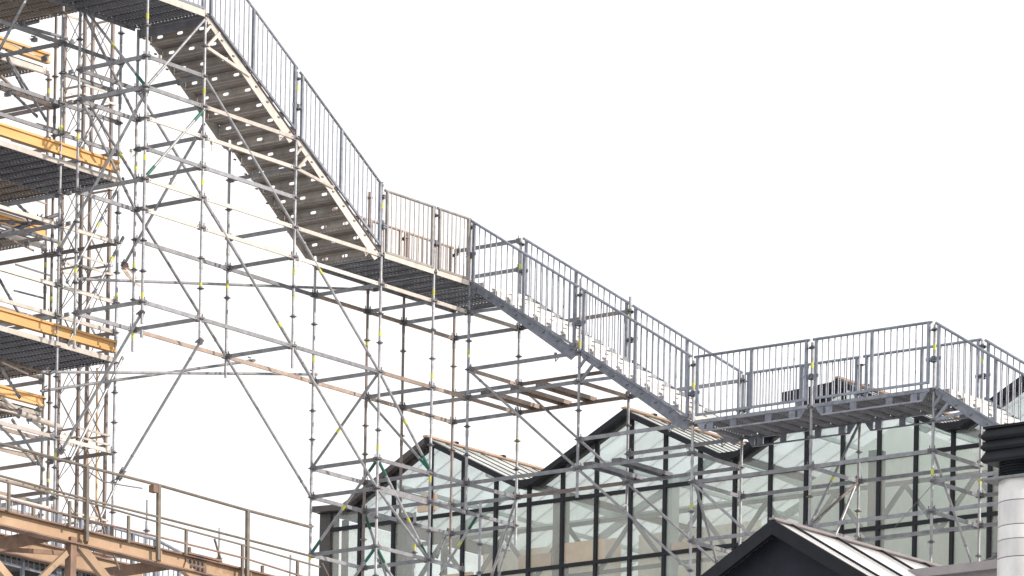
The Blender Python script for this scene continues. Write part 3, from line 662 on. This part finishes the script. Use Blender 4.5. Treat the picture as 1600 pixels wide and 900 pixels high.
# rag and strap tied to a post
t = thing('rag', onX(196, 415, TB), 'torn pale cloth strap hanging from a post joint above the level tube', 'cloth')
def strip(pts, w, m, name):
    vs = []; fs = []
    for i, (x, y) in enumerate(pts):
        c = onX(x, y, TB+.05+.03*math.sin(i*1.7)); a = Vector((.2, 1, .25)).normalized()*w*(1-.6*i/len(pts))
        vs += [c-a, c+a, c+a+Vector((.012, 0, 0)), c-a+Vector((.012, 0, 0))]
    for i in range(len(pts)-1):
        b = i*4
        for k in range(4): fs.append((b+k, b+(k+1) % 4, b+4+(k+1) % 4, b+4+k))
    fs += [(0, 1, 2, 3), tuple(reversed(range(len(vs)-4, len(vs))))]
    poly(name, vs, fs, m, t)
strip([(191, 418), (196, 424), (200, 431), (206, 437), (213, 443), (219, 448)], .045, 'rag', 'cloth_strip')
strip([(198, 418), (205, 424), (210, 430), (213, 436)], .03, 'rag', 'cloth_strip')
strip([(190, 410), (196, 412), (199, 418)], .05, 'red_rag', 'knot')

# ------------------------------------------------------------------ glass hall with zig-zag gables
AG = 40.0; PK = [-32.53, -25.91, -19.22, -12.55]; VL = [-29.2, -22.55, -15.75, -9.2]; ZP, ZV = 7.93, 6.42; DEEP = 17.0
t = thing('glass_hall', (-36.4, AG, GZ), 'dark-framed glass hall with a zig-zag roofline of gables behind the scaffold', 'glass building')
XL = -36.4
rl = [(XL, 6.48), (-35.35, 6.44)]
for i in range(4): rl += [(PK[i], ZP), (VL[i]-.28, ZV+.02), (VL[i]+.28, ZV+.02)]
def roof_z(X):
    for (a, za), (b, zb) in zip(rl, rl[1:]):
        if a <= X <= b: return za+(zb-za)*(X-a)/(b-a)
    return rl[-1][1]
# fascia follows the gables
for (a, za), (b, zb) in zip(rl, rl[1:]):
    prism('fascia', [(a, AG-.32, za-.16), (b, AG-.32, zb-.16), (b, AG-.32, zb), (a, AG-.32, za)], (0, .22, 0), 'anthracite_brown' if a < -35.3 else 'anthracite', t)
    prism('soffit', [(a, AG-.1, za-.17), (b, AG-.1, zb-.17), (b, AG-.1, zb-.06), (a, AG-.1, za-.06)], (0, .30, 0), 'anthracite', t)
# roof slopes: white glazed panels with dark ribs running from ridge to valley
nb = 22
for i in range(4):
    for (xa, za, xb, zb) in ((PK[i], ZP, VL[i]-.28, ZV), ((VL[i-1]+.28 if i else -35.35), ZV, PK[i], ZP)):
        for k in range(nb):
            ya, yb = AG-.1+DEEP*k/nb, AG-.1+DEEP*(k+1)/nb-.06
            poly('roof_pane', [(xa, ya, za-.02), (xb, ya, zb-.02), (xb, yb, zb-.02), (xa, yb, za-.02), (xa, ya, za-.05), (xb, ya, zb-.05), (xb, yb, zb-.05), (xa, yb, za-.05)],
                 [(0, 1, 2, 3), (7, 6, 5, 4), (0, 4, 5, 1), (1, 5, 6, 2), (2, 6, 7, 3), (3, 7, 4, 0)], 'glass_roof', t)
            bar('roof_rib', (xa, yb+.03, za-.012), (xb, yb+.03, zb-.012), .045, .02, 'anthracite', t)
    bar('ridge_cap', (PK[i], AG-.3, ZP+.04), (PK[i], AG+DEEP, ZP+.04), .16, .05, 'copper_edge', t)
    for k in range(8): box('ridge_clip', (PK[i], AG+1+k*2.1, ZP+.08), (.2, .12, .05), 'anthracite', t)
    box('gutter', (VL[i], AG-.1+DEEP/2, ZV-.04), (.5, DEEP, .06), 'anthracite', t)
# flat side roof, corner column and walls down to the ground
box('flat_roof', (-35.9, AG+DEEP/2, 6.40), (1.0, DEEP, .12), 'anthracite', t)
prism('corner_column', [(XL+.05, AG-.05, GZ), (XL+.42, AG-.05, GZ), (XL+.42, AG-.05, 6.3), (XL+.05, AG-.05, 6.3)], (0, .4, 0), 'anthracite_brown', t)
mull = [-34.97, -33.80]+[PK[0]+1.1125*k for k in range(0, 21)]
mull = [m_ for m_ in mull if m_ < -9.6]
TR = [5.84, 4.08, 2.32, .56]
for m_ in mull:
    tall = any(abs(m_-p_) < .1 for p_ in PK)
    box('mullion', (m_, AG+.0, (TR[-1]+roof_z(m_)-.13)/2), (.10, .09, roof_z(m_)-.13-TR[-1]), 'anthracite', t)
edges = [XL+.42]+mull
for z in TR:
    for a, b in zip(edges, edges[1:]):
        bar('transom', (a+.05, AG-.003, z), (b-.05, AG-.003, z), .08, .10, 'anthracite', t)
for a, b in zip(edges, edges[1:]):
    a2, b2 = a+.05, b-.05
    ztop_a, ztop_b = roof_z(a2)-.14, roof_z(b2)-.14
    for j in range(len(TR)):
        lo = TR[j]+.05; hiA, hiB = (ztop_a, ztop_b) if j == 0 else (TR[j-1]-.05, TR[j-1]-.05)
        prism('pane', [(a2, AG+.02, lo), (b2, AG+.02, lo), (b2, AG+.02, hiB), (a2, AG+.02, hiA)], (0, .02, 0), 'glass_clear' if j == 0 else 'glass_dusty', t)
box('base_wall', ((XL-9.6)/2, AG+.1, (GZ+TR[-1])/2-.04), (abs(XL+9.6), .3, TR[-1]-GZ), 'plaster', t)
# rear and side walls
box('side_wall', (XL+.1, AG+DEEP/2+.3, (GZ+3.5)/2), (.2, DEEP-.8, 3.5-GZ), 'plaster', t)
for k in range(8):
    box('side_mullion', (XL+.1, AG+1+k*2.2, 4.9), (.14, .14, 2.8), 'anthracite', t)
for k in range(7): box('side_pane', (XL+.1, AG+2.1+k*2.2, 4.9), (.02, 2.04, 2.76), 'glass_clear', t)
box('rear_wall', ((XL-9.6)/2, AG+DEEP, (GZ+2)/2), (abs(XL+9.6)-.3, .3, 2-GZ), 'plaster', t)
for k in range(13):
    X = XL+.4+k*2.2; box('rear_mullion', (X, AG+DEEP, (2+roof_z(X)-.2)/2), (.16, .16, roof_z(X)-2.2), 'inner_steel', t)
box('rear_transom', ((XL-9.6)/2, AG+DEEP, 5.3), (abs(XL+9.6)-.4, .12, .16), 'inner_steel', t)
# floor and interior frames
box('floor_slab', ((XL-9.6)/2, AG+DEEP/2+.2, .35), (abs(XL+9.6)-.6, DEEP-.8, .3), 'plaster', t)
for yy in (AG+2.0,):
    bar('inner_chord', (XL+1, yy, 5.62), (-9.8, yy, 5.62), .10, .10, 'inner_steel', t)
    bar('inner_chord', (XL+1, yy, 4.25), (-9.8, yy, 4.25), .10, .10, 'inner_steel', t)
    X = XL+1.6; k = 0
    while X < -11.5:
        a, b = (5.57, 4.3) if k % 2 else (4.3, 5.57)
        bar('inner_web', (X, yy, a), (X+1.08, yy, b), .08, .11, 'inner_steel', t); X += 1.08; k += 1
for i in range(4):
    for yy in (AG+4.2, AG+9.4):
        for s_, e_ in ((PK[i], VL[i]), (PK[i], (VL[i-1] if i else -35.35))):
            bar('inner_rafter', (s_, yy, ZP-.35), (e_, yy, ZV-.30), .12, .2, 'inner_teal', t)
        bar('inner_tie', ((VL[i-1] if i else -35.35), yy+.1, ZV-.2), (VL[i], yy+.1, ZV-.2), .1, .12, 'inner_teal', t)
    for s_ in (-1.5, 1.5):
        bar('inner_purlin', (PK[i]+s_, AG+.5, ZP-.3-abs(s_)*.48), (PK[i]+s_, AG+DEEP-.3, ZP-.3-abs(s_)*.48), .09, .1, 'inner_teal', t)
for a, b, m_ in ((-33.5, -28.8, 'curtain'), (-28.2, -24.2, 'curtain'), (-23.6, -19.4, 'curtain'), (-18.6, -14, 'curtain'), (-13.6, -10, 'curtain')):
    box('inner_blind', ((a+b)/2, AG+3.6, .6+(4.9 if a < -23.8 else 4.3)/2), (b-a, .04, 4.9 if a < -23.8 else 4.3), 'blind', t)
for (a, b, z0_, z1_) in ((-30.4, -29.3, 4.35, 4.75), (-29.2, -27.6, 4.4, 4.95), (-25.4, -24.6, 4.3, 4.6), (-22.4, -21.2, 4.2, 4.55), (-33.9, -33.3, 6.3, 6.75), (-33.0, -32.0, 4.2, 4.5), (-15.4, -14.6, 4.2, 4.45)):
    box('timber_panel', ((a+b)/2, AG+1.2, (z0_+z1_)/2), (b-a, .12, z1_-z0_), 'timber', t)
for X in (-34.4, -29.1, -25.5, -19.0, -15.4, -12.6):
    box('inner_column', (X, AG+1.3, 3.4), (.32, .32, 5.9), 'inner_steel' if X != -25.5 else 'inner_teal', t)
for i, (a, b) in enumerate(((-22.3, -16.0), (-15.5, -9.7))):  # added pale sheets that give the right-hand panes their luminous look
    c_ = PK[i+2]; prism('pane_glow_sheet', [(a, AG+2.6, .7), (b, AG+2.6, .7), (b, AG+2.6, roof_z(b)-.5), (c_, AG+2.6, ZP-.6), (a, AG+2.6, roof_z(a)-.5)], (0, .03, 0), 'glow_sheet', t)
# low lantern behind the third gable
t = thing('roof_lantern', (-21, AG+22, 6), 'low dark-edged roof behind the railing of the lower landing', 'roof')
p, q = onY(1226, 622, AG+22), onY(1322, 602, AG+22)
bar('eave_board', p, q, .3, .30, 'anthracite', t)
bar('eave_board', q, onY(1352, 612, AG+22), .3, .30, 'anthracite', t)
pl_ = onY(1245, 640, AG+22.4); prr = onY(1340, 625, AG+22.4)
prism('glass_wall', [(pl_.x, AG+22.3, -2), (prr.x, AG+22.3, -2), (prr.x, AG+22.3, prr.z), (pl_.x, AG+22.3, pl_.z+.3)], (0, 3, 0), 'inner_teal', t)
prism('support_wall', [(pl_.x, AG+22.3, GZ), (prr.x, AG+22.3, GZ), (prr.x, AG+22.3, -2.01), (pl_.x, AG+22.3, -2.01)], (0, 3, 0), 'plaster', t)

# ------------------------------------------------------------------ dark gabled house, lower right
AH = -15.0
ap = onY(1208, 812, AH); lf = onY(1098, 899, AH); rt = onY(1357, 900, AH)
sl_l = (ap.z-lf.z)/(ap.x-lf.x); sl_r = (ap.z-rt.z)/(rt.x-ap.x); hw = 3.4; sl_ = (sl_l+sl_r)/2
t = thing('dark_house', (ap.x, AH, GZ), 'dark slate-clad gable with a pale standing-seam roof in the lower right corner', 'house')
re = onX(1484, 886, ap.x); LH = re.y-AH
z_l, z_r = ap.z-hw*sl_l, ap.z-hw*sl_r
prism('gable_wall', [(ap.x-hw+.25, AH+.2, GZ), (ap.x+hw-.25, AH+.2, GZ), (ap.x+hw-.25, AH+.2, z_r), (ap.x, AH+.2, ap.z-.12), (ap.x-hw+.25, AH+.2, z_l)], (0, LH-.4, 0), 'cladding', t)
# slate-like cladding sheets on the gable
for r_ in range(7):
    zz = ap.z-.55-r_*.5
    half_l = (ap.z-.25-zz-.25)/sl_l; half_r = (ap.z-.25-zz-.25)/sl_r; X = ap.x-min(half_l, hw-.3)+(r_ % 2)*.2; k = 0
    while X < ap.x+min(half_r, hw-.3)-.3:
        wd = .62; box('cladding_sheet', (X+wd/2, AH+.185-.004*(k % 2), zz), (wd-.012, .02, .488), 'cladding', t); X += wd; k += 1
for (hx, sl, nm) in ((-hw, sl_l, 0), (hw, sl_r, 1)):
    ex, ez = ap.x+hx, ap.z-hw*sl
    prism('verge_board', [(ap.x, AH-.03, ap.z+.0), (ex, AH-.03, ez+.0), (ex, AH-.03, ez-.20), (ap.x, AH-.03, ap.z-.20)], (0, .07, 0), 'anthracite', t)
    n_ = 4; stp = LH/n_
    for k in range(n_):
        y0_, y1_ = AH+.045+k*stp, AH+.045+(k+1)*stp-.005
        prism('roof_sheet', [(ap.x, y0_, ap.z-.02), (ex, y0_, ez-.02), (ex, y0_, ez-.07), (ap.x, y0_, ap.z-.07)], (0, y1_-y0_, 0), 'seam_roof', t)
    for k in range(n_):
        yk = AH+.40+k*stp
        bar('standing_seam', (ap.x+.02*(1 if hx > 0 else -1), yk, ap.z-.0), (ex, yk, ez-.0), .04, .03, 'anthracite', t)
bar('ridge_cap', (ap.x, AH-.03, ap.z+.012), (ap.x, AH+LH, ap.z+.012), .10, .03, 'parapet_metal', t)

# ------------------------------------------------------------------ chimney with louvred cowl
AC = -17.0
c = onY(1603, 830, AC); CX = c.x
t = thing('chimney', (CX, AC, GZ), 'pale metal-clad chimney with a black louvred cowl at the right edge', 'chimney')
zc = lambda y: onY(1603, y, AC).z
PXM = F/(DD-CX*sP+AC*cP); Rf = 44/PXM
joints = [752, 788, 826, 848, 876, 915, 960, 1010]
for a, b in zip(joints, joints[1:]):
    z1, z0 = zc(a), zc(b)
    L = round(z1-z0, 3)
    s_ = link('flue_section', mesh_from(('flue', L), 'flue_metal', lambda bm: bcyl(bm, (0, 0, .006), (0, 0, L-.006), Rf, 40), True), Matrix.Translation((CX, AC, z0)), t)
    link('seam_band', mesh_from(('fb', 1), 'parapet_metal', lambda bm: bcyl(bm, (0, 0, -.007), (0, 0, .007), Rf-.006, 40), True), Matrix.Translation((CX, AC, z0)), t)
bcz = zc(1010)
tube('flue_shaft', (CX, AC, GZ), (CX, AC, bcz), round(Rf*.99, 3), 'flue_metal', t, 32)
Rc = 76/PXM/(cP+sP)
zpl = zc(757-6)
prism('flange_plate', [(CX-Rc*.98, AC-Rc*.95, zpl), (CX+Rc, AC-Rc*.95, zpl), (CX+Rc, AC-Rc*.95, zpl-.03), (CX-Rc*.98, AC-Rc*.95, zpl-.03)], (0, 1.9*Rc, 0), 'zinc_ledger', t)
Rn = Rf*1.02
for k in range(9):
    z = zc(754)+.02+k*.033
    link('neck_fin', mesh_from(('fin', 1), 'anthracite', lambda bm: bcyl(bm, (0, 0, 0), (0, 0, .012), Rn, 36, Rn*.97), True), Matrix.Translation((CX, AC, z)), t)
link('neck', mesh_from(('neck', 1), 'cladding', lambda bm: bcyl(bm, (0, 0, 0), (0, 0, .34), Rn*.93, 32), True), Matrix.Translation((CX, AC, zc(754))), t)
for k, (ya, yb) in enumerate(((727, 706), (708, 690), (692, 671))):
    zb_, zt_ = zc(ya), zc(yb)
    def lv(bm, zb_=zb_, zt_=zt_):
        ro, ri = Rc, Rc*.86; H = zt_-zb_
        v = []
        for (r_, z_) in ((ro*.93, 0), (ro, .035), (ro*.985, .06), (ri, H)):
            v.append([bm.verts.new((sx*r_, sy*r_*.95, z_)) for sx, sy in ((-1, -1), (1, -1), (1, 1), (-1, 1))])
        for a_, b_ in zip(v, v[1:]):
            for i in range(4): bm.faces.new((a_[i], a_[(i+1) % 4], b_[(i+1) % 4], b_[i]))
        bm.faces.new(v[0][::-1]); bm.faces.new(v[-1])
    link('louvre', mesh_from(('louvre', k), 'anthracite', lv), Matrix.Translation((CX, AC, zb_)), t)
box('cowl_lid', (CX, AC, zc(672)), (Rc*1.9, Rc*1.8, .03), 'anthracite', t)

# grey parapet in front of the chimney
p = onY(1425, 893, -12.5); q = onY(1566, 872, -12.5)
t = thing('parapet', (p.x, -12.5, GZ), 'mauve-grey metal parapet below the chimney at the bottom edge', 'parapet')
box('coping', ((p.x+q.x)/2+1, -12.3, p.z-.05), (q.x-p.x+2, .6, .12), 'parapet_metal', t)
box('wall', ((p.x+q.x)/2+1, -12.25, (GZ+p.z-.11)/2), (q.x-p.x+1.9, .45, p.z-.11-GZ), 'parapet_metal', t)

# ------------------------------------------------------------------ rusty footbridge, lower left
XB = 3.0
bt = thing('steel_footbridge', (XB, -14, GZ), 'ochre steel truss footbridge with rusty girder and khaki railing in the lower left corner', 'footbridge')
zg = -6.80
YA, YB = -22.0, -6.6
def gx(x, y, X=XB): return onX(x, y, X)
# main girder: I section
def gird(X, z, ya, yb, h, w, m, nm):
    L = yb-ya
    return link(nm, mesh_from(('gird', round(L, 2), h, w), m, lambda bm: bbox(bm, (L/2, 0, 0), (L, .02, h))), frame((X, ya, z), (X, yb, z)), bt)
def flanges(g, X, z, ya, yb, h, w):
    for sg in (1, -1): bar('flange', (X, ya, z+sg*(h/2+.012)), (X, yb, z+sg*(h/2+.012)), w, .024, 'rust_steel', g)
flanges(gird(XB, zg-.115, YA, YB, .20, .20, 'ochre_steel', 'girder'), XB, zg-.115, YA, YB, .20, .20)
for (x, y) in ((131, 850), (385, 905), (245, 880)):
    c = gx(x, y); box('stiffener', (XB+.05, c.y, zg-.115), (.09, .02, .165), 'ochre_steel', bt)
c1, c2 = gx(288, 878), gx(320, 890)
sp = box('splice_plate', (XB+.02, (c1.y+c2.y)/2, zg-.115), (.03, c2.y-c1.y, .15), 'rust_steel', bt)
for k in range(4):
    for zz in (-.07, -.16): box('bolt', (XB+.045, c1.y+.1+k*(c2.y-c1.y-.2)/3, zg+zz), (.03, .04, .04), 'dark_soffit', sp)
box('bolt_bar', (XB+.03, (c1.y+c2.y)/2+.1, zg+.03), (.2, c2.y-c1.y+.3, .03), 'rust_steel', bt)
# truss below
def strut(x1, y1, x2, y2, w, m, X=XB, nm='truss_member'):
    a, b = gx(x1, y1, X), gx(x2, y2, X); bar(nm, a, b, min(.12, w*.6), w, m, bt)
a = gx(111, 845); bar('hanger', (XB, a.y, a.z-1.6), (XB, a.y, a.z+.05), .12, .13, 'rust_steel', bt, up=Vector((0, 1, 0)))
strut(-60, 862, 80, 835, .20, 'rust_steel', 2.6); strut(120, 848, 172, 912, .14, 'ochre_steel'); strut(-30, 852, 17, 908, .13, 'ochre_steel'); strut(104, 864, 62, 905, .09, 'ochre_steel')
strut(165, 896, 262, 882, .17, 'rust_steel', 2.6); strut(262, 882, 300, 880, .14, 'rust_steel', 2.6); strut(0, 858, 110, 865, .07, 'rust_steel', 2.2); strut(118, 865, 210, 870, .07, 'rust_steel', 2.2)
strut(285, 885, 318, 915, .16, 'ochre_steel')
c = gx(305, 893); prism('gusset', [(XB-.01, c.y-.35, zg-.36), (XB-.01, c.y+.35, zg-.36), (XB-.01, c.y, zg-.75)], (.02, 0, 0), 'ochre_steel', bt)
# rear girder and dark soffit
XR = 1.0
ga, gb = gx(-40, 858, XR), gx(196, 895, XR)
zr = gx(90, 868, XR).z
flanges(gird(XR, zr-.02, YA, gb.y+.4, .24, .2, 'ochre_steel', 'rear_girder'), XR, zr-.02, YA, gb.y+.4, .24, .14)
box('soffit_panel', (XR-1.75, (YA+gb.y)/2, zr-.14), (3.2, gb.y-YA, .08), 'dark_soffit', bt)
for k in range(10):
    yy = YA+.8+k*1.6; box('cross_beam', (XR-1.75, min(yy, gb.y-.3+.01*k), zr-.25), (3.1, .12, .13), 'dark_soffit', bt)
for yy in (YA+1, YB-1): 
    for X in (XB, XR): box('pier', (X, yy, (GZ+zg)/2-.2), (.3, .3, zg-.36-GZ-.4), 'rust_steel', bt)
# railing of the footbridge
rt_ = thing('footbridge_railing', (XB+.15, -14, zg), 'khaki weathered steel railing along the rusty footbridge', 'railing')
XQ = XB+.14
def rail(ptsx, w, m, nm='rail'):
    for (x1, y1), (x2, y2) in zip(ptsx, ptsx[1:]):
        tube(nm, onX(x1, y1, XQ), onX(x2, y2, XQ), w, m, rt_, 8)
rail([(-12, 690), (135, 729), (248, 758), (385, 797), (487, 824)], .024, 'khaki_rail', 'top_rail')
rail([(0, 700), (60, 712), (125, 727)], .008, 'khaki_rail', 'wire'); rail([(128, 730), (160, 752), (190, 758), (222, 763)], .010, 'zinc_dark', 'wire')
rail([(-12, 740), (135, 780), (248, 808), (385, 843), (490, 870)], .019, 'khaki_rail')
rail([(-12, 748), (135, 784), (248, 816), (385, 853), (500, 886)], .016, 'khaki_rail')
rail([(-12, 775), (135, 812), (248, 839), (385, 873), (480, 903)], .016, 'rust_steel', 'toe_rail')
for (x, ya, yb) in ((136, 727, 846), (248, 757, 875), (387, 796, 910)):
    a, b = onX(x, ya, XQ), onX(x-1, yb, XQ); bar('rail_post', b, a, .05, .06, 'khaki_rail', rt_, up=Vector((0, 1, 0)))
for (x, ya, yb) in ((14, 755, 800), (109, 783, 824), (201, 806, 848), (291, 829, 866), (379, 852, 905), (465, 876, 915)):
    a, b = onX(x, ya, XQ), onX(x-.5, yb, XQ); bar('short_post', b, a, .035, .045, 'khaki_rail', rt_, up=Vector((0, 1, 0)))
for (x, ya, yb) in ((52, 790, 806), (175, 822, 840), (296, 855, 868), (410, 884, 900)):
    a, b = onX(x, ya, XQ-.3), onX(x, yb, XQ-.3); bar('toe_post', b, a, .04, .045, 'khaki_rail', rt_, up=Vector((0, 1, 0)))
for (x1, y1, x2, y2) in ((150, 785, 165, 838), (335, 842, 347, 882), (505-2, 880, 520, 915), (176, 862, 186, 890)):
    tube('stay', onX(x1, y1, XQ-.1), onX(x2, y2, XQ-.1), .018, 'khaki_rail', rt_, 8)
c = onX(240, 764, XQ); box('junction_box', c, (.1, .11, .11), 'rust_steel', rt_)

# grey balustrade behind the footbridge
def balu(x1, y1, x2, y2, label, X=.9):
    a, b = onX(x1, y1, X), onX(x2, y2, X)
    h = 1.1; tt = thing('grey_balustrade', a-Vector((0, 0, h)), label, 'balustrade', 'grey balustrades behind the footbridge')
    tube('top_rail', a, b, .026, 'zinc_panel', tt, 10); dn = Vector((0, 0, -1))
    bar('bottom_rail', a+dn*(h-.1), b+dn*(h-.1), .03, .04, 'zinc_panel', tt)
    n = max(2, round((b-a).length/.13)); me = mesh_from(('bal2',), 'zinc_panel', lambda bm: bcyl(bm, (0, 0, 0), (0, 0, -1.0), .011, 8), True)
    for k in range(n+1):
        c = a+(b-a)*k/n
        if k in (0, n, n//2): bar('post', c+dn*(h+.05), c, .055, .055, 'zinc_panel', tt, up=Vector((0, 1, 0)))
        else: link('baluster', me, Matrix.Translation(c), tt)
balu(-8, 775, 90, 801, 'leftmost grey balustrade panel behind the rusty girder')
balu(94, 802, 168, 822, 'middle grey balustrade panel behind the rusty girder')
balu(172, 823, 243, 843, 'grey balustrade panel just left of the bolted girder splice')
balu(247, 845, 322, 884, 'steeper grey balustrade panel running down past the bolted girder splice')
# jack posts standing beyond the footbridge
for (x, yt, lab) in ((230, 781, 'short tube post with a thin top, leftmost of three behind the footbridge railing'), (343, 825, 'short tube post right of the bolted splice, middle of three behind the railing'), (454, 867, 'short tube post beside the tall scaffold post, rightmost of three behind the railing')):
    top = onX(x, yt, .5); t = thing('tube_post', (top.x, top.y, GZ), lab, 'post', 'tube posts behind the footbridge')
    tube('upper_tube', top-Vector((0, 0, .35)), top, .017, 'zinc_tube', t); tube('lower_tube', (top.x, top.y, GZ), top-Vector((0, 0, .35)), .026, 'zinc_tube', t, 12)
    link('collar', mesh_from('rosette', 'zinc_dark', ros_fn, True), Matrix.Translation(top-Vector((0, 0, .5))), t)
    link('marking_band', mesh_from('band2', 'yellow_band', lambda bm: bcyl(bm, (0, 0, -.06), (0, 0, .06), .029, 12), True), Matrix.Translation(top-Vector((0, 0, .8))), t)
print('objects', len(bpy.data.objects))
